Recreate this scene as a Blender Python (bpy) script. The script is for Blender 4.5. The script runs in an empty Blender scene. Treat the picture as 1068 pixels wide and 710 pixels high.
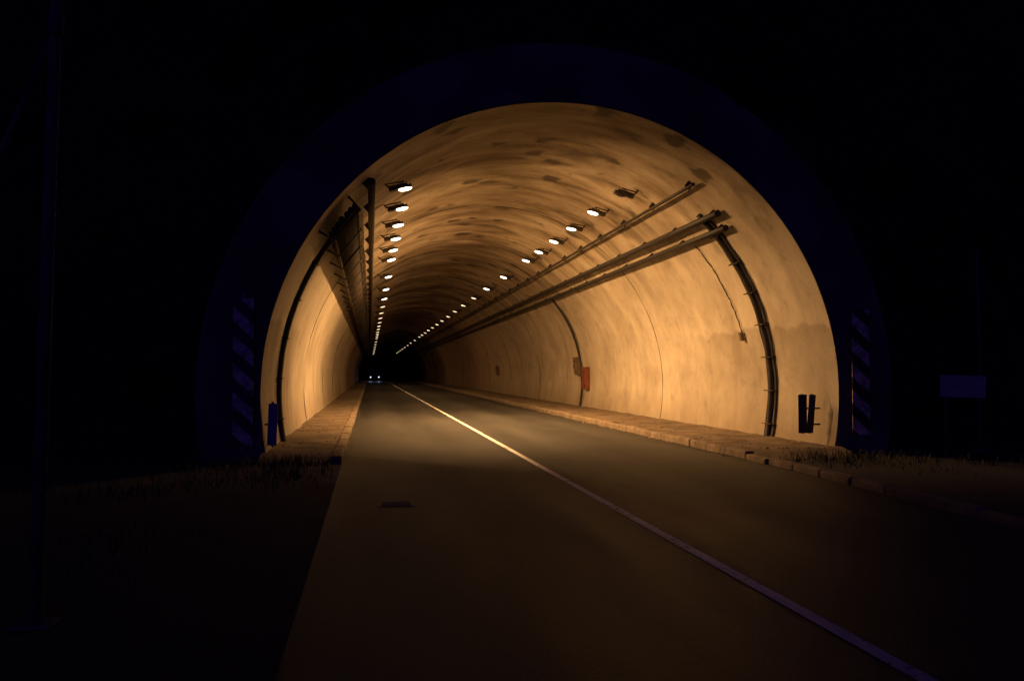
import bpy, bmesh, math, random
from mathutils import Vector, Matrix, noise
random.seed(7)
sc = bpy.context.scene
sc.view_settings.view_transform = 'Standard'
sc.view_settings.look = 'None'
sc.view_settings.exposure = 0

CX, CZ, R = 3.36, 1.11, 5.2
YP, YE = 17.35, 560.0
TH0 = math.degrees(math.asin(-(CZ + 0.05) / R))

def P(th, r, y):
    t = math.radians(th)
    return Vector((CX + r * math.cos(t), y, CZ + r * math.sin(t)))

# ---------------------------------------------------------------- materials
def new_mat(name):
    m = bpy.data.materials.new(name)
    m.use_nodes = True
    nt = m.node_tree
    return m, nt, nt.nodes['Principled BSDF']

def N(nt, t, **kw):
    n = nt.nodes.new(t)
    for k, v in kw.items():
        setattr(n, k, v)
    return n

def noise_n(nt, vec, scale, detail=6, rough=0.6, dist=0.0):
    n = N(nt, 'ShaderNodeTexNoise')
    n.inputs['Scale'].default_value = scale
    n.inputs['Detail'].default_value = detail
    n.inputs['Roughness'].default_value = rough
    n.inputs['Distortion'].default_value = dist
    if vec is not None:
        nt.links.new(vec, n.inputs['Vector'])
    return n.outputs['Fac']

def ramp(nt, fac, stops):
    r = N(nt, 'ShaderNodeValToRGB')
    el = r.color_ramp.elements
    while len(el) < len(stops):
        el.new(0.5)
    for e, (p, c) in zip(el, stops):
        e.position = p
        e.color = (c[0], c[1], c[2], 1) if hasattr(c, '__len__') else (c, c, c, 1)
    nt.links.new(fac, r.inputs['Fac'])
    return r.outputs['Color']

def mix(nt, fac, a, b, mode='MIX'):
    m = N(nt, 'ShaderNodeMix', data_type='RGBA', blend_type=mode)
    for sock, v in ((m.inputs[0], fac), (m.inputs[6], a), (m.inputs[7], b)):
        if isinstance(v, (int, float)):
            sock.default_value = v if sock == m.inputs[0] else (v, v, v, 1)
        elif isinstance(v, tuple):
            sock.default_value = (*v, 1)
        else:
            nt.links.new(v, sock)
    return m.outputs[2]

def mapping(nt, vec, scale, loc=(0, 0, 0)):
    m = N(nt, 'ShaderNodeMapping')
    m.inputs['Scale'].default_value = scale
    m.inputs['Location'].default_value = loc
    nt.links.new(vec, m.inputs['Vector'])
    return m.outputs[0]

def bump(nt, bsdf, h, strength, dist=0.02):
    b = N(nt, 'ShaderNodeBump')
    b.inputs['Strength'].default_value = strength
    b.inputs['Distance'].default_value = dist
    nt.links.new(h, b.inputs['Height'])
    nt.links.new(b.outputs[0], bsdf.inputs['Normal'])

def math_n(nt, op, a, b=None):
    m = N(nt, 'ShaderNodeMath', operation=op)
    for s, v in ((m.inputs[0], a), (m.inputs[1], b)):
        if v is None: continue
        if isinstance(v, (int, float)): s.default_value = v
        else: nt.links.new(v, s)
    return m.outputs[0]

def simple(name, c1, c2, scale=8, rough=0.8, metal=0.0, bs=0.3, detail=4):
    m, nt, b = new_mat(name)
    tc = N(nt, 'ShaderNodeTexCoord')
    f = noise_n(nt, tc.outputs['Object'], scale, detail)
    nt.links.new(ramp(nt, f, [(0.3, c1), (0.7, c2)]), b.inputs['Base Color'])
    b.inputs['Roughness'].default_value = rough
    b.inputs['Metallic'].default_value = metal
    if bs: bump(nt, b, f, bs)
    return m

# tunnel lining (uv: u = arc length, v = along the tunnel)
def lining_material():
    m, nt, b = new_mat('lining_concrete')
    uv = N(nt, 'ShaderNodeUVMap').outputs[0]
    tc = N(nt, 'ShaderNodeTexCoord').outputs['Object']
    sep = N(nt, 'ShaderNodeSeparateXYZ'); nt.links.new(tc, sep.inputs[0])
    z, y = sep.outputs['Z'], sep.outputs['Y']
    crown = ramp(nt, math_n(nt, 'DIVIDE', z, 7.0), [(0.52, 0.0), (0.78, 1.0)])
    big = noise_n(nt, uv, 0.55, 5, 0.62, 0.3)
    col = ramp(nt, big, [(0.33, (0.35, 0.305, 0.235)), (0.5, (0.44, 0.39, 0.305)), (0.66, (0.52, 0.465, 0.37))])
    blot = noise_n(nt, mapping(nt, uv, (1, 1, 1), (31, 7, 0)), 2.0, 6, 0.66, 0.2)
    col = mix(nt, 0.75, col, ramp(nt, blot, [(0.30, 0.62), (0.42, 0.95), (0.6, 1.05)]), 'MULTIPLY')
    # soot bands running round the arch, colour deepened to shade the ceiling
    arc = noise_n(nt, mapping(nt, uv, (0.40, 0.9, 1)), 1.0, 5, 0.62, 0.5)
    am = mix(nt, crown, (0.15, 0.15, 0.15), (1.0, 1.0, 1.0))
    col = mix(nt, am, col, mix(nt, 1.0, col, ramp(nt, arc, [(0.36, (0.28, 0.23, 0.17)), (0.5, (0.68, 0.60, 0.52)), (0.66, (0.97, 0.94, 0.9))]), 'MULTIPLY'))
    # dark oval leak spots on the crown
    sp = N(nt, 'ShaderNodeTexVoronoi'); sp.inputs['Scale'].default_value = 1.0
    nv = N(nt, 'ShaderNodeTexNoise'); nv.inputs['Scale'].default_value = 3.0; nv.inputs['Detail'].default_value = 4; nt.links.new(uv, nv.inputs['Vector'])
    vv = N(nt, 'ShaderNodeMixRGB'); vv.blend_type = 'ADD'; vv.inputs[0].default_value = 0.5
    nt.links.new(mapping(nt, uv, (1.0, 0.75, 1)), vv.inputs[1]); nt.links.new(nv.outputs['Color'], vv.inputs[2])
    nt.links.new(vv.outputs[0], sp.inputs['Vector'])
    spot = ramp(nt, sp.outputs['Distance'], [(0.17, 1.0), (0.28, 0.0)])
    pick = ramp(nt, noise_n(nt, uv, 0.6, 1, 0.5), [(0.38, 0.0), (0.46, 1.0)])
    spotm = math_n(nt, 'MULTIPLY', math_n(nt, 'MULTIPLY', math_n(nt, 'MULTIPLY', spot, crown), pick), 0.9)
    col = mix(nt, spotm, col, (0.06, 0.042, 0.025))
    dr = noise_n(nt, mapping(nt, uv, (0.22, 1.1, 1)), 1.0, 4, 0.6)
    wall = ramp(nt, math_n(nt, 'DIVIDE', z, 7.0), [(0.35, 1.0), (0.65, 0.0)])
    drm = math_n(nt, 'MULTIPLY', math_n(nt, 'MULTIPLY', ramp(nt, dr, [(0.56, 0.0), (0.66, 1.0)]), wall), 0.3)
    col = mix(nt, drm, col, (0.22, 0.17, 0.12))
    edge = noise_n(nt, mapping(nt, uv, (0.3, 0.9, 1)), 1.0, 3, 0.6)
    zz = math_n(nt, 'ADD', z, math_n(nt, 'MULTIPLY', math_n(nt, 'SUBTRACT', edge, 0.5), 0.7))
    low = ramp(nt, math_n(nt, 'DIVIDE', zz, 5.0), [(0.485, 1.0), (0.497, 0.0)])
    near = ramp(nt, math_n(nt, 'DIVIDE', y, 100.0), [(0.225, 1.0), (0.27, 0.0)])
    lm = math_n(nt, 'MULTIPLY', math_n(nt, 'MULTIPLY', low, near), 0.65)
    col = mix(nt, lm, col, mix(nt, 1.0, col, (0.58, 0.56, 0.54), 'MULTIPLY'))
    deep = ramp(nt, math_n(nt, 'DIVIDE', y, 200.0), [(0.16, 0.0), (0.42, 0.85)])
    col = mix(nt, deep, col, mix(nt, 1.0, col, (0.42, 0.25, 0.17), 'MULTIPLY'))  # lamplight fading with depth, put into the wall colour as a dark red tint
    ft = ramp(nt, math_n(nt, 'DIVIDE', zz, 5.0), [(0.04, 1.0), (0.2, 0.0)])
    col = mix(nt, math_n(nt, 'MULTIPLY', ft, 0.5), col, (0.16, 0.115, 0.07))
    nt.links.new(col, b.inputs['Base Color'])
    b.inputs['Roughness'].default_value = 0.75
    bump(nt, b, noise_n(nt, uv, 2.2, 4, 0.6), 0.5, 0.05)
    return m

def asphalt_material():
    m, nt, b = new_mat('asphalt')
    tc = N(nt, 'ShaderNodeTexCoord').outputs['Object']
    g = noise_n(nt, tc, 60, 2, 0.7)
    big = noise_n(nt, mapping(nt, tc, (1.0, 0.12, 1)), 1.3, 5, 0.6, 0.3)
    col = ramp(nt, big, [(0.3, (0.021, 0.021, 0.020)), (0.7, (0.040, 0.038, 0.034))])
    col = mix(nt, 0.8, col, ramp(nt, g, [(0.3, 0.6), (0.7, 1.3)]), 'MULTIPLY')
    wn = N(nt, 'ShaderNodeTexWave'); wn.wave_type = 'BANDS'; wn.bands_direction = 'X'
    wn.inputs['Scale'].default_value = 0.185; wn.inputs['Distortion'].default_value = 0.3
    nt.links.new(mapping(nt, tc, (1, 0.2, 1), (0.35, 0, 0)), wn.inputs['Vector'])
    col = mix(nt, 0.6, col, ramp(nt, wn.outputs['Fac'], [(0.2, 0.75), (0.9, 1.35)]), 'MULTIPLY')
    v = N(nt, 'ShaderNodeTexVoronoi', feature='DISTANCE_TO_EDGE'); v.inputs['Scale'].default_value = 0.35
    d = N(nt, 'ShaderNodeMixRGB'); d.blend_type = 'ADD'; d.inputs[0].default_value = 0.9
    nn = N(nt, 'ShaderNodeTexNoise'); nn.inputs['Scale'].default_value = 1.6; nn.inputs['Detail'].default_value = 4
    nt.links.new(tc, nn.inputs['Vector']); nt.links.new(tc, d.inputs[1]); nt.links.new(nn.outputs['Color'], d.inputs[2])
    nt.links.new(d.outputs[0], v.inputs['Vector'])
    ck = ramp(nt, v.outputs['Distance'], [(0.002, 0.35), (0.008, 1.0)])
    col = mix(nt, 0.7, col, ck, 'MULTIPLY')
    nt.links.new(col, b.inputs['Base Color'])
    nt.links.new(ramp(nt, big, [(0.3, 0.52), (0.7, 0.66)]), b.inputs['Roughness'])
    b.inputs['Specular IOR Level'].default_value = 0.35
    bump(nt, b, g, 0.6, 0.012)
    return m

def paint_material():
    m, nt, b = new_mat('road_paint')
    tc = N(nt, 'ShaderNodeTexCoord').outputs['Object']
    g = noise_n(nt, tc, 14, 6, 0.75)
    g2 = noise_n(nt, tc, 0.7, 3, 0.6)
    f = math_n(nt, 'ADD', g, math_n(nt, 'MULTIPLY', math_n(nt, 'SUBTRACT', g2, 0.5), 0.6))
    nt.links.new(ramp(nt, f, [(0.36, (0.14, 0.135, 0.12)), (0.46, (0.80, 0.78, 0.76))]), b.inputs['Base Color'])
    b.inputs['Roughness'].default_value = 0.6
    return m

def stripe_material():
    m, nt, b = new_mat('hazard_stripes')
    tc = N(nt, 'ShaderNodeTexCoord').outputs['Object']
    sep = N(nt, 'ShaderNodeSeparateXYZ'); nt.links.new(tc, sep.inputs[0])
    s = math_n(nt, 'ADD', sep.outputs['Z'], math_n(nt, 'MULTIPLY', sep.outputs['X'], 0.9))
    fr = math_n(nt, 'FRACT', math_n(nt, 'MULTIPLY', s, 2.1))
    st = ramp(nt, fr, [(0.49, 0.0), (0.51, 1.0)])
    g = noise_n(nt, tc, 5, 6, 0.7)
    c = mix(nt, st, (0.04, 0.012, 0.015), (0.78, 0.56, 0.52))
    c = mix(nt, 1.0, c, ramp(nt, g, [(0.38, 0.2), (0.58, 1.0)]), 'MULTIPLY')
    nt.links.new(c, b.inputs['Base Color'])
    b.inputs['Roughness'].default_value = 0.45
    return m

M_LIN = lining_material()
M_ASPH = asphalt_material()
M_PAINT = paint_material()
M_STRIPE = stripe_material()
M_COLLAR = simple('portal_concrete', (0.045, 0.043, 0.043), (0.135, 0.125, 0.125), 0.8, 0.85, bs=0.4, detail=8)
M_KERB = simple('kerb_concrete', (0.09, 0.067, 0.045), (0.23, 0.175, 0.12), 3.5, 0.9, bs=0.6, detail=6)
M_WALK = simple('pavement_concrete', (0.05, 0.035, 0.022), (0.19, 0.135, 0.085), 1.6, 0.92, bs=0.8, detail=8)
M_JOINT = simple('joint_dark', (0.035, 0.028, 0.02), (0.08, 0.065, 0.05), 6, 0.9)
M_CABLE = simple('cable_rubber', (0.008, 0.007, 0.006), (0.02, 0.016, 0.013), 9, 0.6)
M_STEEL = simple('rusty_steel', (0.014, 0.010, 0.007), (0.045, 0.03, 0.018), 12, 0.65, metal=0.2)
M_HOUS = simple('lamp_housing', (0.02, 0.016, 0.012), (0.045, 0.035, 0.025), 10, 0.5, metal=0.2)
M_RED = simple('red_paint', (0.13, 0.032, 0.015), (0.19, 0.05, 0.022), 7, 0.5, bs=0.1)
M_GREYBOX = simple('grey_box_paint', (0.08, 0.055, 0.03), (0.14, 0.10, 0.055), 7, 0.6, bs=0.1)
M_SOIL = simple('soil', (0.009, 0.007, 0.005), (0.022, 0.018, 0.013), 1.5, 1.0, bs=0.8, detail=7)
M_HILL = simple('hillside_scrub', (0.006, 0.008, 0.005), (0.022, 0.024, 0.013), 0.6, 1.0, bs=1.0, detail=6)
M_LEAF = simple('leaves', (0.012, 0.017, 0.006), (0.04, 0.048, 0.02), 3, 0.8, bs=0)
M_GRASS = simple('grass_blades', (0.008, 0.009, 0.004), (0.02, 0.019, 0.009), 5, 0.8, bs=0)
M_WHITE = simple('weathered_white', (0.30, 0.26, 0.30), (0.48, 0.42, 0.47), 4, 0.5, bs=0.1)
M_GALV = simple('galvanised_steel', (0.12, 0.12, 0.13), (0.22, 0.22, 0.23), 6, 0.5, metal=0.3, bs=0.1)
M_POLE = simple('weathered_pole', (0.05, 0.05, 0.05), (0.12, 0.12, 0.12), 3, 0.8, bs=0.2)
M_BLACK = simple('black_plate', (0.01, 0.01, 0.01), (0.025, 0.022, 0.02), 8, 0.5, bs=0.1)
M_BLUE = simple('blue_reflector', (0.05, 0.05, 0.25), (0.1, 0.1, 0.4), 8, 0.4, bs=0.1)
M_CAR = simple('car_paint', (0.02, 0.022, 0.03), (0.03, 0.032, 0.04), 2, 0.3, metal=0.5, bs=0)
M_GLASS = simple('dark_glass', (0.01, 0.01, 0.012), (0.02, 0.02, 0.024), 2, 0.08, bs=0)
M_DRAIN = simple('drain_iron', (0.04, 0.036, 0.03), (0.08, 0.07, 0.06), 12, 0.6, bs=0.2)

def emis(name, col, s):
    m, nt, b = new_mat(name)
    b.inputs['Emission Color'].default_value = (*col, 1)
    b.inputs['Emission Strength'].default_value = s
    b.inputs['Base Color'].default_value = (0.5, 0.5, 0.5, 1)
    m.cycles.emission_sampling = 'NONE'
    return m
M_LENS = emis('lit_lamp_glass', (1.0, 0.80, 0.55), 7)
M_LENS_DIM = emis('far_lit_lamp_glass', (1.0, 0.72, 0.42), 1.5)  # same glass, glow turned down for far lamps so dots stay apart
M_LENS_OFF = simple('unlit_lamp_glass', (0.03, 0.025, 0.02), (0.05, 0.045, 0.04), 10, 0.2, bs=0)
M_HEAD = emis('headlamp_glass', (0.45, 0.55, 1.0), 3.0)

# ---------------------------------------------------------------- mesh helpers
class MB:
    def __init__(self):
        self.bm = bmesh.new(); self.mats = []
    def mi(self, m):
        if m not in self.mats: self.mats.append(m)
        return self.mats.index(m)
    def box(self, c, s, m, rot=None, bev=0.0):
        M = Matrix.Translation(c) @ (rot.to_4x4() if rot else Matrix.Identity(4)) @ Matrix.Diagonal((*s, 1))
        r = bmesh.ops.create_cube(self.bm, size=1, matrix=M)
        fs = {f for v in r['verts'] for f in v.link_faces}
        k = self.mi(m)
        for f in fs: f.material_index = k
        if bev > 0:
            es = list({e for f in fs for e in f.edges})
            o = bmesh.ops.bevel(self.bm, geom=es, offset=bev, segments=2, affect='EDGES', profile=0.5)
            for f in o['faces']: f.material_index = k
    def tube(self, pts, rad, m, seg=8):
        k = self.mi(m); rings = []
        for i, p in enumerate(pts):
            a = pts[max(i - 1, 0)]; b = pts[min(i + 1, len(pts) - 1)]
            t = (Vector(b) - Vector(a)).normalized()
            up = Vector((0, 0, 1)) if abs(t.z) < 0.9 else Vector((0, 1, 0))
            if abs(t.y) < 0.2: up = Vector((0, 1, 0))
            u = t.cross(up).normalized(); v = t.cross(u)
            rr = rad[i] if hasattr(rad, '__len__') else rad
            rings.append([self.bm.verts.new(Vector(p) + (u * math.cos(2*math.pi*j/seg) + v * math.sin(2*math.pi*j/seg)) * rr) for j in range(seg)])
        for a, b in zip(rings, rings[1:]):
            for j in range(seg):
                f = self.bm.faces.new((a[j], a[(j+1) % seg], b[(j+1) % seg], b[j])); f.material_index = k; f.smooth = True
        for r in (rings[0], rings[-1]):
            f = self.bm.faces.new(r); f.material_index = k
    def obj(self, name, parent=None, smooth=False):
        bmesh.ops.recalc_face_normals(self.bm, faces=self.bm.faces)
        me = bpy.data.meshes.new(name)
        self.bm.to_mesh(me); self.bm.free()
        for m in self.mats: me.materials.append(m)
        if smooth:
            for p in me.polygons: p.use_smooth = True
        o = bpy.data.objects.new(name, me); sc.collection.objects.link(o)
        if parent: o.parent = parent
        return o

def empty(name, loc=(0, 0, 0)):
    e = bpy.data.objects.new(name, None); sc.collection.objects.link(e); e.location = loc
    return e

def grid(name, xs, ys, zf, mat):
    vs = [(x, y, zf(x, y)) for y in ys for x in xs]
    nx = len(xs)
    fs = [(j*nx+i, j*nx+i+1, (j+1)*nx+i+1, (j+1)*nx+i) for j in range(len(ys)-1) for i in range(nx-1)]
    me = bpy.data.meshes.new(name); me.from_pydata(vs, [], fs); me.materials.append(mat)
    for p in me.polygons: p.use_smooth = True
    o = bpy.data.objects.new(name, me); sc.collection.objects.link(o)
    return o

def frange(a, b, s):
    n = max(1, int(round((b - a) / s)))
    return [a + (b - a) * i / n for i in range(n + 1)]

# ---------------------------------------------------------------- tunnel
tunnel = empty('road_tunnel')
ys = frange(YP, 60, 0.5) + frange(60, 200, 2.0)[1:] + frange(200, YE, 12)[1:]
na = 110
ths = [TH0 + (180 - 2 * TH0) * i / na for i in range(na + 1)]
vs, fs, uvs = [], [], []
for y in ys:
    for th in ths:
        n = noise.noise(Vector((th * 0.06, y * 0.35, 0))) * 0.022 + noise.noise(Vector((th * 0.2, y * 1.1, 5))) * 0.009
        if y == YP: n = 0
        vs.append(P(th, R + n, y)); uvs.append((math.radians(th) * R, y))
w = na + 1
for j in range(len(ys) - 1):
    for i in range(na):
        fs.append((j*w+i, (j+1)*w+i, (j+1)*w+i+1, j*w+i+1))
me = bpy.data.meshes.new('lining'); me.from_pydata(vs, [], fs)
ul = me.uv_layers.new(name='UVMap')
for lp in me.loops: ul.data[lp.index].uv = uvs[lp.vertex_index]
for p in me.polygons: p.use_smooth = True
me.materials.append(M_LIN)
lin = bpy.data.objects.new('lining', me); sc.collection.objects.link(lin); lin.parent = tunnel

# collar
mb = MB(); k = mb.mi(M_COLLAR); RO = 6.28
prof = [(R + 0.001, YP + 0.02), (R + 0.03, YP - 0.01), (RO - 0.05, YP - 0.01), (RO, YP + 0.04), (RO, YP + 4.5)]
rows = []
for i in range(na + 1):
    rows.append([mb.bm.verts.new(P(-15 + 210 * i / na, r, y)) for r, y in prof])
for a, b in zip(rows, rows[1:]):
    for j in range(len(prof) - 1):
        f = mb.bm.faces.new((a[j], a[j+1], b[j+1], b[j])); f.material_index = k
mb.obj('portal_collar', tunnel)

# joints
mb = MB()
jy = [YP + 0.55, 28.5, 39.4]
while jy[-1] < 210: jy.append(jy[-1] + 10.5)
for y in jy[1:]:
    mb.tube([P(t, R + 0.012, y) for t in ths], 0.024, M_JOINT, 6)
mb.obj('construction_joints', tunnel)

# cable trays and conduits
def long_pts(th, r, y0, y1, step=4.0, jit=0.012):
    return [P(th + random.uniform(-jit, jit) * 8, r + random.uniform(-jit, jit), y) for y in frange(y0, y1, step)]
YC = 300
mb = MB()
for a in (137.2, 144.8):
    mb.tube(long_pts(a, 4.93, 18.0, YC, 6, 0.002), 0.038, M_STEEL, 6)
    mb.tube(long_pts(a, 4.99, 18.0, YC, 6, 0.002), 0.03, M_STEEL, 6)
y = 18.05
while y < 140:
    mb.tube([P(137.2, 4.93, y), P(144.8, 4.93, y)], 0.022, M_STEEL, 5)
    y += 0.32 if y < 60 else 0.9
y = 18.3
while y < 140:
    mb.tube([P(136.4, 5.22, y), P(136.6, 4.89, y), P(145.2, 4.89, y), P(145.6, 5.22, y)], 0.025, M_STEEL, 5); y += 2.6
for a, rr in ((138.2, .055), (139.5, .05), (141.0, .06), (142.4, .05), (143.7, .05)):
    mb.tube(long_pts(a, 4.985, 18.1, YC, 1.7, 0.012), rr, M_CABLE, 6)
o = mb.obj('cable_tray')
mb = MB()
mb.tube(long_pts(131.6, 5.04, 17.75, YC, 5, 0.002), 0.07, M_STEEL, 8)
y = 18.3
while y < 110:
    mb.box(P(131.6, 5.13, y), (0.17, 0.05, 0.17), M_STEEL, Matrix.Rotation(math.radians(-(131.6 - 90)), 3, 'Y')); y += 2.6
mb.obj('conduit_pipe')
for a, rr, y0 in ((54.2, .036, 18.9), (45.2, .072, 19.2), (41.2, .066, 19.4)):
    mb = MB()
    mb.tube(long_pts(a, 5.06, y0, YC, 3.5, 0.003), rr, M_CABLE, 8)
    y = y0 + 0.4
    while y < 120:
        mb.box(P(a, 5.14, y), (0.13, 0.05, 0.16), M_STEEL, Matrix.Rotation(math.radians(90 - a), 3, 'Y')); y += 2.6
    mb.obj('conduit_pipe')
def arc(a, b, r, y, n=40, dy=0.0, wob=0.0):
    return [P(a + (b - a) * i / n, r, y + dy * i / n + wob * noise.noise(Vector((i * 0.25, y, 0)))) for i in range(n + 1)]
mb = MB()
mb.tube(arc(46.5, TH0, 5.14, 20.35, wob=.05), 0.06, M_CABLE)
mb.tube(arc(44.5, TH0, 5.16, 20.12, wob=.08), 0.032, M_CABLE)
mb.tube(arc(41.5, TH0, 5.17, 20.55, wob=.06), 0.022, M_CABLE)
for t in range(-8, 44, 8):
    mb.box(P(t, 5.135, 20.33), (0.14, 0.5, 0.02), M_STEEL, Matrix.Rotation(math.radians(-t), 3, 'Y'))
mb.obj('wall_cables')
mb = MB()
mb.tube(arc(143, 180 - TH0, 5.14, 20.2, wob=.05), 0.055, M_CABLE)
mb.tube(arc(146, 180 - TH0, 5.17, 20.42, wob=.05), 0.024, M_CABLE)
for t in range(150, 190, 9):
    mb.box(P(t, 5.135, 20.25), (0.13, 0.36, 0.02), M_STEEL, Matrix.Rotation(math.radians(-t), 3, 'Y'))
mb.obj('wall_cables')
mb = MB()
mb.tube(arc(41.5, TH0, 5.15, 39.6, wob=.05), 0.05, M_CABLE)
mb.obj('wall_cables')
mb = MB()
mb.tube(arc(39.5, 14.5, 5.17, 21.9, dy=-0.25, wob=.15), 0.014, M_CABLE, 6)
mb.box(P(13.5, 5.13, 21.65), (0.08, 0.13, 0.2), M_GREYBOX, Matrix.Rotation(math.radians(-13), 3, 'Y'), 0.012)
mb.obj('wall_cables')

def wall_cabinet(name, y, z, wd, ht, dp, mat):
    th = math.degrees(math.asin((z - CZ) / R)); p = P(th, R - dp / 2 + 0.01, y)
    rot = Matrix.Rotation(math.radians(-th), 3, 'Y'); mb = MB()
    mb.box(p, (dp, wd, ht), mat, rot, 0.015)
    mb.box(p + rot @ Vector((-dp/2 - 0.006, 0, 0)), (0.02, wd - 0.08, ht - 0.08), mat, rot, 0.006)
    mb.box(p + rot @ Vector((-dp/2 - 0.025, wd*0.32, 0)), (0.03, 0.025, 0.12), M_STEEL, rot)
    mb.box(p + rot @ Vector((0, 0, ht/2 + 0.02)), (dp + 0.06, wd + 0.06, 0.025), mat, rot)
    for s in (-1, 1):
        mb.box(p + rot @ Vector((-dp/2 - 0.015, -wd/2 + 0.04, s * ht * 0.3)), (0.03, 0.03, 0.08), M_STEEL, rot)
    return mb.obj(name)
wall_cabinet('fire_hose_cabinet', 38.6, 1.25, 0.6, 0.85, 0.22, M_RED)
wall_cabinet('junction_box', 40.2, 1.75, 0.45, 0.7, 0.2, M_GREYBOX)
wall_cabinet('junction_box', 66, 1.6, 0.45, 0.6, 0.2, M_GREYBOX)

# ---------------------------------------------------------------- lamps
def lamp_mesh(lens):
    mb = MB()
    mb.box((0, 0, 0.045), (0.31, 0.18, 0.06), M_HOUS, None, 0.015)
    mb.box((0.03, 0, 0.095), (0.22, 0.13, 0.045), M_HOUS, None, 0.018)
    mb.box((0.23, 0, 0.05), (0.16, 0.13, 0.08), M_HOUS, None, 0.02)
    for i in range(4):
        mb.box((-0.06 + i * 0.055, 0, 0.125), (0.012, 0.12, 0.025), M_HOUS)
    k = mb.mi(lens)
    r = bmesh.ops.create_uvsphere(mb.bm, u_segments=20, v_segments=10, radius=1,
                                  matrix=Matrix.Translation((-0.015, 0, 0.008)) @ Matrix.Diagonal((0.14, 0.08, 0.036, 1)))
    for v in r['verts']:
        for f in v.link_faces: f.material_index = k; f.smooth = True
    mb.tube([Vector((0.28, 0, 0.08)), Vector((0.36, 0, 0.18)), Vector((0.38, 0, 0.40))], 0.018, M_STEEL, 6)
    mb.box((0.16, 0.08, 0.145), (0.36, 0.022, 0.022), M_STEEL)
    mb.box((0.16, -0.08, 0.145), (0.36, 0.022, 0.022), M_STEEL)
    bmesh.ops.recalc_face_normals(mb.bm, faces=mb.bm.faces)
    me = bpy.data.meshes.new('tunnel_lamp'); mb.bm.to_mesh(me); mb.bm.free()
    for m in mb.mats: me.materials.append(m)
    return me
ME_ON, ME_DIM, ME_OFF = lamp_mesh(M_LENS), lamp_mesh(M_LENS_DIM), lamp_mesh(M_LENS_OFF)
LCOL = (1.0, 0.525, 0.195)
def lamp(side, y, power):
    th = 123.3 if side < 0 else 63.4
    o = bpy.data.objects.new('tunnel_lamp', ME_OFF if power is None else (ME_DIM if y > 52 else ME_ON))
    sc.collection.objects.link(o)
    p = P(th + random.uniform(-.15, .15), 4.88, y + random.uniform(-.06, .06))
    yaw = Matrix.Rotation(math.pi if side < 0 else 0, 4, 'Z')
    tilt = Matrix.Rotation(math.radians(-9 + random.uniform(-3, 3)), 4, 'X')
    roll = Matrix.Rotation(math.radians(14 * (1 if side > 0 else -1) + random.uniform(-3, 3)), 4, 'Y')
    o.matrix_world = Matrix.Translation(p) @ roll @ tilt @ yaw
    if power:
        ld = bpy.data.lights.new('lamp_light', 'AREA'); ld.shape = 'ELLIPSE'
        ld.size = 0.26; ld.size_y = 0.13; ld.energy = power * random.uniform(.85, 1.15); ld.color = LCOL
        ld.spread = math.radians(134)
        l = bpy.data.objects.new('lamp_light', ld); sc.collection.objects.link(l)
        l.parent = o; l.location = (-0.015, 0, -0.034)
        inward = 23
        l.rotation_euler = (math.radians(-inward if side < 0 else inward), math.radians(34), 0)
PW = 480
def pw(y): return PW * (0.36 if y < 50 else 0.2 if y < 75 else 0.09 if y < 115 else 0.04) if y < 150 else 0
for i in range(6): lamp(-1, 20.1 + 2.57 * i, PW * (1.25 if i == 0 else 1))
y = 20.1 + 2.57 * 5 + 6.0
while y < 215: lamp(-1, y, pw(y)); y += 6.0 if y < 110 else 12.0
lamp(1, 21.7, None)
for i in range(5): lamp(1, 24.4 + 2.72 * i, PW)
y = 24.4 + 2.72 * 4 + 6.2
while y < 215: lamp(1, y, pw(y)); y += 6.0 if y < 110 else 12.0

# ---------------------------------------------------------------- ground, road, pavements
gx = [-900, -400, -150, -60] + frange(-30, 40, 1.4) + [70, 150, 400, 900]
gy = [-600, -200, -60] + frange(-20, 30, 1.4) + [60, 120, 230, 400, 900, 1500]
def gz(x, y):
    if y > 17.0: return 0.0
    d = max(-0.9 - x, x - 8.6, 0)
    return noise.noise(Vector((x * 0.4, y * 0.4, 0))) * 0.12 * min(d, 1.0) - min(d, 3) * 0.05
grid('ground', gx, gy, gz, M_SOIL)
grid('road', [-0.45, 1.2, 2.68, 4.5, 6.38], [-40, 0, 17, 40, 100, 232, 420, 760], lambda x, y: 0.006, M_ASPH)
grid('centre_line', [2.63, 2.73], [-40, 0, 20, 100, 232, 400, 700], lambda x, y: 0.011, M_PAINT)

def pavement(name, x_in, x_out, y0, y1):
    e = empty(name); s = 1 if x_out > x_in else -1
    xs = frange(x_in + 0.18 * s, x_out, 0.3) if s > 0 else frange(x_in - 0.18, x_out, 0.3)
    def zf(x, y):
        t = min(1, max(0, (y - y0) / 1.4)); t = t * t * (3 - 2 * t)
        return -0.1 + t * 0.235 + noise.noise(Vector((x * 1.5, y * 1.2, 3))) * 0.03 + noise.noise(Vector((x * 5, y * 4, 8))) * 0.012
    o = grid('paving', xs, frange(y0, 60, 0.25) + frange(60, y1, 4)[1:], zf, M_WALK)
    o.parent = e
    mb = MB(); y = y0 + 0.6
    while y < y1:
        L = 1.0 if y < 70 else 8.0
        j = random.uniform(-.012, .012)
        mb.box((x_in + 0.09 * s + j, y + L / 2, 0.062 + random.uniform(-.01, .01)), (0.18, L - 0.004, 0.17), M_KERB,
               Matrix.Rotation(random.uniform(-.008, .008), 3, 'Z'), 0.035 if y < 70 else 0)
        y += L
    mb.obj('kerb', e)
pavement('pavement', 6.4, 8.52, 15.9, YE)
pavement('pavement', -0.45, -1.8, 15.9, YE)
mb = MB(); y = 2.5
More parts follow.
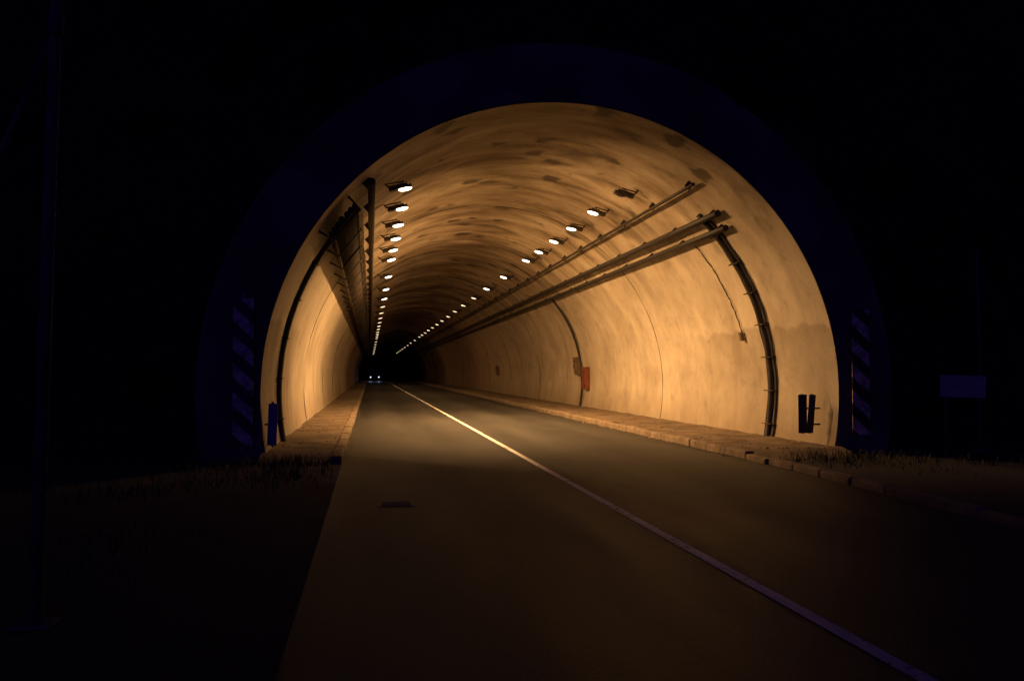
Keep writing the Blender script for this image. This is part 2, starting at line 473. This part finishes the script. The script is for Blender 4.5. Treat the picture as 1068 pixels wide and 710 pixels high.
while y < 16.4:
    mb.box((6.4 + 0.09 - max(0, 14 - y) * 0.05 + random.uniform(-.015, .015), y + .5, 0.02 + random.uniform(-.02, .01)), (0.18, 0.995, 0.17), M_KERB,
           Matrix.Rotation(random.uniform(-.02, .02) - 0.05, 3, 'Z'), 0.035); y += 1.0
mb.obj('kerb')

mb = MB()
for i in range(600):
    side = random.random()
    y = 17 + random.random() ** 1.6 * 33
    x = random.gauss(6.33, 0.07) if side < 0.3 else (random.uniform(6.7, 8.4) if side < 0.75 else (random.gauss(-0.38, .04) if side < .8 else random.uniform(-1.65, -.7)))
    z = 0.012 if (x < 6.4 and x > -0.45) else 0.14
    s = random.uniform(0.006, 0.03)
    M = Matrix.Translation((x, y, z)) @ Matrix.Rotation(random.random() * 6, 4, 'Z') @ Matrix.Diagonal((s, s * random.uniform(.6, 1.2), s * .6, 1))
    bmesh.ops.create_icosphere(mb.bm, subdivisions=1, radius=1, matrix=M)
mb.mi(M_KERB); mb.obj('gravel')

mb = MB()
mb.box((0.3, 11.4, 0.009), (0.42, 0.46, 0.008), M_DRAIN, None, 0.002)
for i in range(6): mb.box((0.3, 11.23 + i * 0.068, 0.016), (0.32, 0.03, 0.008), M_DRAIN)
mb.obj('drain_cover')

# ---------------------------------------------------------------- hillside
def polar_hill(name, y0, sgn, rmax):
    vs, fs = [], []
    rr = [RO - 0.06]
    while rr[-1] < rmax: rr.append(rr[-1] * 1.05 + 0.15)
    nt_ = 130
    for r in rr:
        for i in range(nt_ + 1):
            th = -30 + 240 * i / nt_
            d = r - RO
            p = P(th, r, 0)
            nz = noise.fractal(Vector((p.x * 0.16, p.z * 0.16, 1.7)), 0.9, 2.1, 5) * min(d * 0.5, 2.2)
            p.y = y0 + sgn * (max(0, d) * 0.8 + nz)
            vs.append(p)
    w = nt_ + 1
    for j in range(len(rr) - 1):
        for i in range(nt_): fs.append((j*w+i, j*w+i+1, (j+1)*w+i+1, (j+1)*w+i))
    me = bpy.data.meshes.new(name); me.from_pydata(vs, [], fs); me.materials.append(M_HILL)
    for p in me.polygons: p.use_smooth = True
    o = bpy.data.objects.new(name, me); sc.collection.objects.link(o)
polar_hill('hillside', YP + 0.9, 1, 170)
vs, fs = [], []
xs_ = frange(-500, 500, 12)
for k_, yy in enumerate((780, 800, 840, 900)):
    for x in xs_:
        vs.append((x, yy, [-2, 25, 55, 70][k_] * (1 + .4 * noise.noise(Vector((x * .01, k_, 0)))) + 3 * noise.noise(Vector((x * .08, k_, 3)))))
w = len(xs_)
for j in range(3):
    for i in range(w - 1): fs.append((j*w+i, j*w+i+1, (j+1)*w+i+1, (j+1)*w+i))
me = bpy.data.meshes.new('sky_hiding_hills'); me.from_pydata(vs, [], fs); me.materials.append(M_HILL)
o = bpy.data.objects.new('sky_hiding_hills', me); sc.collection.objects.link(o)  # ridge added beyond the exit to hide the bright sky there

def leaves(name, clumps, mat, leaf=0.09):
    V, F = [], []
    for (c, rad, n) in clumps:
        for _ in range(n):
            d = Vector((random.gauss(0, 1), random.gauss(0, 1), random.gauss(0, 1))).normalized() * rad * random.random() ** 0.4
            d.z *= 0.75
            p = c + d
            a = Vector((random.gauss(0, 1), random.gauss(0, 1), random.gauss(0, 1))).normalized()
            b = a.orthogonal().normalized(); s = leaf * random.uniform(.5, 1.4)
            k = len(V)
            V += [p - a * s, p + b * s * .5, p + a * s, p - b * s * .5]; F.append((k, k+1, k+2, k+3))
    me = bpy.data.meshes.new(name); me.from_pydata(V, [], F); me.materials.append(mat)
    o = bpy.data.objects.new(name, me); sc.collection.objects.link(o); return o
cl = []
for _ in range(200):
    th = random.uniform(-8, 188); r = RO + 0.7 + random.random() ** 1.4 * 26
    p = P(th, r, YP + 0.9 + (r - RO) * 0.8 - 0.2)
    if p.z < 0.2: continue
    rad = random.uniform(.35, 1.1) * (1 if r > 8 else 0.5)
    for q in range(3):
        cl.append((p + Vector((random.uniform(-.5, .5), random.uniform(-.3, .3), random.uniform(-.2, .5))) * rad, rad * .6, int(60 * rad + 25)))
leaves('shrubs', cl, M_LEAF)

def grass(name, spots, n, hmin, hmax):
    V, F = [], []
    for (x, y, sx, sy, z0) in spots:
        for _ in range(n):
            px, py = random.gauss(x, sx), random.gauss(y, sy)
            if -0.5 < px < 6.6 or py > 17.2: continue
            h = random.uniform(hmin, hmax); a = random.random() * 6.28; ln = random.uniform(.3, .9) * h
            w_ = random.uniform(.004, .010); dx, dy = math.cos(a), math.sin(a); k = len(V)
            V += [(px - dy*w_, py + dx*w_, z0), (px + dy*w_, py - dx*w_, z0), (px + dx*ln*.4 + dy*w_*.7, py + dy*ln*.4 - dx*w_*.7, z0 + h*.6),
                  (px + dx*ln*.4 - dy*w_*.7, py + dy*ln*.4 + dx*w_*.7, z0 + h*.6), (px + dx*ln, py + dy*ln, z0 + h)]
            F += [(k, k+1, k+2, k+3), (k+3, k+2, k+4)]
    me = bpy.data.meshes.new(name); me.from_pydata(V, [], F); me.materials.append(M_GRASS)
    o = bpy.data.objects.new(name, me); sc.collection.objects.link(o)
sp = [(-1.5, 16.5, .45, .3, 0), (-1.2, 16.6, .3, .2, 0), (-2.6, 16.3, .7, .4, -.05), (8.6, 16.4, .5, .4, 0), (8.1, 16.3, .5, .3, 0), (9.8, 16.2, .8, .6, -.05), (7.6, 15.8, .35, .6, 0), (-1.2, 14.8, .3, 1.0, 0)]
for _ in range(30):
    s = random.choice((-1, 1)); yy = random.uniform(4, 17)
    xx = -1.1 - random.random() ** 1.5 * 9 if s < 0 else 7.2 + random.random() ** 1.5 * 10
    sp.append((xx, yy, .5, .5, -.1))
grass('grass', sp, 200, .04, .2)

# ---------------------------------------------------------------- portal furniture
def hazard_board(x, z0, z1, y=YP - 0.09):
    mb = MB(); h = z1 - z0
    mb.box((0, 0, 0), (0.34, 0.02, h), M_STRIPE, None, 0.004)
    mb.box((0, 0.022, 0), (0.05, 0.022, h + 0.2), M_GALV)
    for s in (-.35, .35): mb.box((0, 0.045, h * s), (0.3, 0.03, 0.05), M_GALV)
    o = mb.obj('hazard_marker_board'); o.location = (x, y, (z0 + z1) / 2)
    return o
hazard_board(-2.12, 0.25, 2.75)
hazard_board(8.95, 0.35, 2.65)
# reflector on the lining : two dark blades opening upwards
mb = MB()
for dx, lean, wd in ((-.085, 0.0, .17), (.085, 0.09, .13)):
    rot = Matrix.Rotation(lean, 3, 'Y')
    mb.box((dx, 0, 0), (wd, 0.015, .72), M_BLACK, rot, 0.004)
    mb.box(Vector((dx, 0.02, 0)), (0.04, 0.02, .74), M_STEEL, rot)
mb.box((.1, 0.045, .1), (.36, 0.02, .03), M_STEEL)
mb.box((.1, 0.045, -.2), (.36, 0.02, .03), M_STEEL)
o = mb.obj('reflector_plate'); o.location = (8.12, 17.75, 0.72)
mb = MB()
mb.box((0, 0, 0), (.16, 0.015, .72), M_BLUE, Matrix.Rotation(0.03, 3, 'Y'), 0.004)
mb.box((0, 0.02, 0), (0.04, 0.02, .78), M_STEEL)
mb.box((-.06, 0.04, 0), (.15, 0.02, .03), M_STEEL)
o = mb.obj('reflector_plate'); o.location = (-1.66, 17.6, 0.6)

mb = MB()
mb.box((0, 0, 0), (0.9, 0.025, 0.4), M_WHITE, Matrix.Rotation(0.03, 3, 'Y'), 0.006)
for s in (-.32, .32): mb.tube([Vector((s, 0.04, -1.3)), Vector((s, 0.04, .2))], .02, M_POLE)
for s in (-.1, .1): mb.box((0, 0.022, s), (0.8, 0.015, .03), M_POLE)
o = mb.obj('road_sign'); o.location = (10.75, 16.9, 1.24)
mb = MB()
mb.tube([Vector((11.15, 17, -.2)), Vector((11.15, 17, 2)), Vector((11.12, 17, 3.7))], [.035, .032, .028], M_POLE)
mb.box((11.15, 17, .05), (.2, .2, .1), M_POLE, None, .02)
mb.tube([Vector((11.12, 17, 3.66)), Vector((11.12, 17, 3.76))], .045, M_POLE)
mb.obj('steel_post')
mb = MB(); B = Vector((-2.06, 6.6, -.2)); T = Vector((-1.94, 6.6, 6.2))
mb.tube([B, B.lerp(T, .5), T], [.045, .04, .036], M_POLE, 12)
mb.box(B + Vector((0, 0, .1)), (.25, .25, .1), M_POLE, None, .02)
mb.tube([Vector((-1.98, 6.6, 3.7)), Vector((-3.6, 6.9, -.1))], .022, M_POLE, 8)
mb.tube([Vector((-1.985, 6.6, 3.63)), Vector((-1.985, 6.6, 3.77))], .05, M_POLE, 12)
mb.box((-1.95, 6.6, 5.6), (1.2, .07, .07), M_POLE, None, .01)
for s in (-.5, 0, .5): mb.tube([Vector((-1.95 + s, 6.6, 5.63)), Vector((-1.95 + s, 6.6, 5.8))], [.035, .025], M_WHITE)
mb.obj('utility_pole')

# ---------------------------------------------------------------- distant car with its headlamps on
car = empty('car', (0.75, 165, 0.01))
mb = MB(); k = mb.mi(M_CAR); g = mb.mi(M_GLASS)
prof = [(-2.1, .35), (-2.15, .6), (-2.0, .82), (-1.1, .95), (-.45, 1.4), (.9, 1.45), (1.6, 1.0), (2.05, .95), (2.1, .5), (2.05, .35)]
def wx(z): return .86 if z < 1.0 else .66
L_ = [mb.bm.verts.new((-wx(z), yy, z)) for yy, z in prof]; R_ = [mb.bm.verts.new((wx(z), yy, z)) for yy, z in prof]
for i in range(len(prof)):
    j = (i + 1) % len(prof)
    f = mb.bm.faces.new((L_[i], R_[i], R_[j], L_[j])); f.material_index = g if i in (3, 5) else k
mb.bm.faces.new(L_).material_index = k; mb.bm.faces.new(R_).material_index = k
for s in (-1, 1):
    mb.box((s * .80, .25, 1.18), (.05, 1.5, .3), M_GLASS, Matrix.Rotation(-s * .35, 3, 'Y'))
    mb.box((s * .95, -.55, 1.0), (.16, .1, .12), M_CAR, None, .02)
mb.box((0, -2.14, .5), (1.2, .06, .2), M_BLACK, None, .02)
mb.box((0, -2.17, .38), (.5, .03, .12), M_WHITE)
mb.obj('body', car)
for i, (sx, sy) in enumerate(((-1, -1.35), (1, -1.35), (-1, 1.35), (1, 1.35))):
    mb = MB(); mb.tube([Vector((sx * .72, sy, .32)), Vector((sx * .9, sy, .32))], .32, M_BLACK, 20)
    mb.tube([Vector((sx * .89, sy, .32)), Vector((sx * .915, sy, .32))], .19, M_GALV, 16); mb.obj('wheel_%d' % (i + 1), car)
for i, sx in enumerate((-.65, .65)):
    mb = MB(); mb.tube([Vector((sx, -2.1, .68)), Vector((sx, -2.17, .68))], .1, M_HEAD, 14); mb.obj('headlamp_%d' % (i + 1), car)
    ld = bpy.data.lights.new('headlamp_beam', 'SPOT'); ld.energy = 60; ld.color = (.5, .6, 1); ld.spot_size = math.radians(36); ld.spot_blend = .8; ld.shadow_soft_size = .05
    l = bpy.data.objects.new('headlamp_beam_%d' % (i + 1), ld); sc.collection.objects.link(l); l.parent = car
    l.location = (sx, -2.2, .68); l.rotation_euler = (math.radians(-80), 0, 0)

# ---------------------------------------------------------------- night sky and camera
wd = bpy.data.worlds.new('World'); sc.world = wd; wd.use_nodes = True
nt = wd.node_tree; bg = nt.nodes['Background']
sky = nt.nodes.new('ShaderNodeTexSky'); sky.sky_type = 'NISHITA'; sky.sun_disc = False
sky.sun_elevation = math.radians(2); sky.sun_rotation = math.radians(200)
bw = nt.nodes.new('ShaderNodeRGBToBW')
mx = nt.nodes.new('ShaderNodeMix'); mx.data_type = 'RGBA'; mx.blend_type = 'MULTIPLY'; mx.inputs[0].default_value = 1
mx.inputs[7].default_value = (0.11, 0.07, 1.0, 1)
nt.links.new(sky.outputs[0], bw.inputs[0]); nt.links.new(bw.outputs[0], mx.inputs[6]); nt.links.new(mx.outputs[2], bg.inputs['Color'])
bg.inputs['Strength'].default_value = 0.027
sd = bpy.data.lights.new('violet_fill', 'SUN'); sd.energy = 0.02; sd.color = (.3, .12, 1); sd.angle = math.radians(5)
so = bpy.data.objects.new('violet_fill', sd); sc.collection.objects.link(so)  # added weak fill from behind the camera, tinting the portal violet
so.rotation_euler = (math.radians(55), 0, math.radians(-20))

cd = bpy.data.cameras.new('camera'); cam = bpy.data.objects.new('camera', cd); sc.collection.objects.link(cam)
cd.lens = 35; cd.sensor_width = 36; cd.clip_end = 3000
cam.location = (0, 0, 1.5); cam.rotation_euler = (math.radians(91.82), 0, math.radians(-8.11))
sc.camera = cam
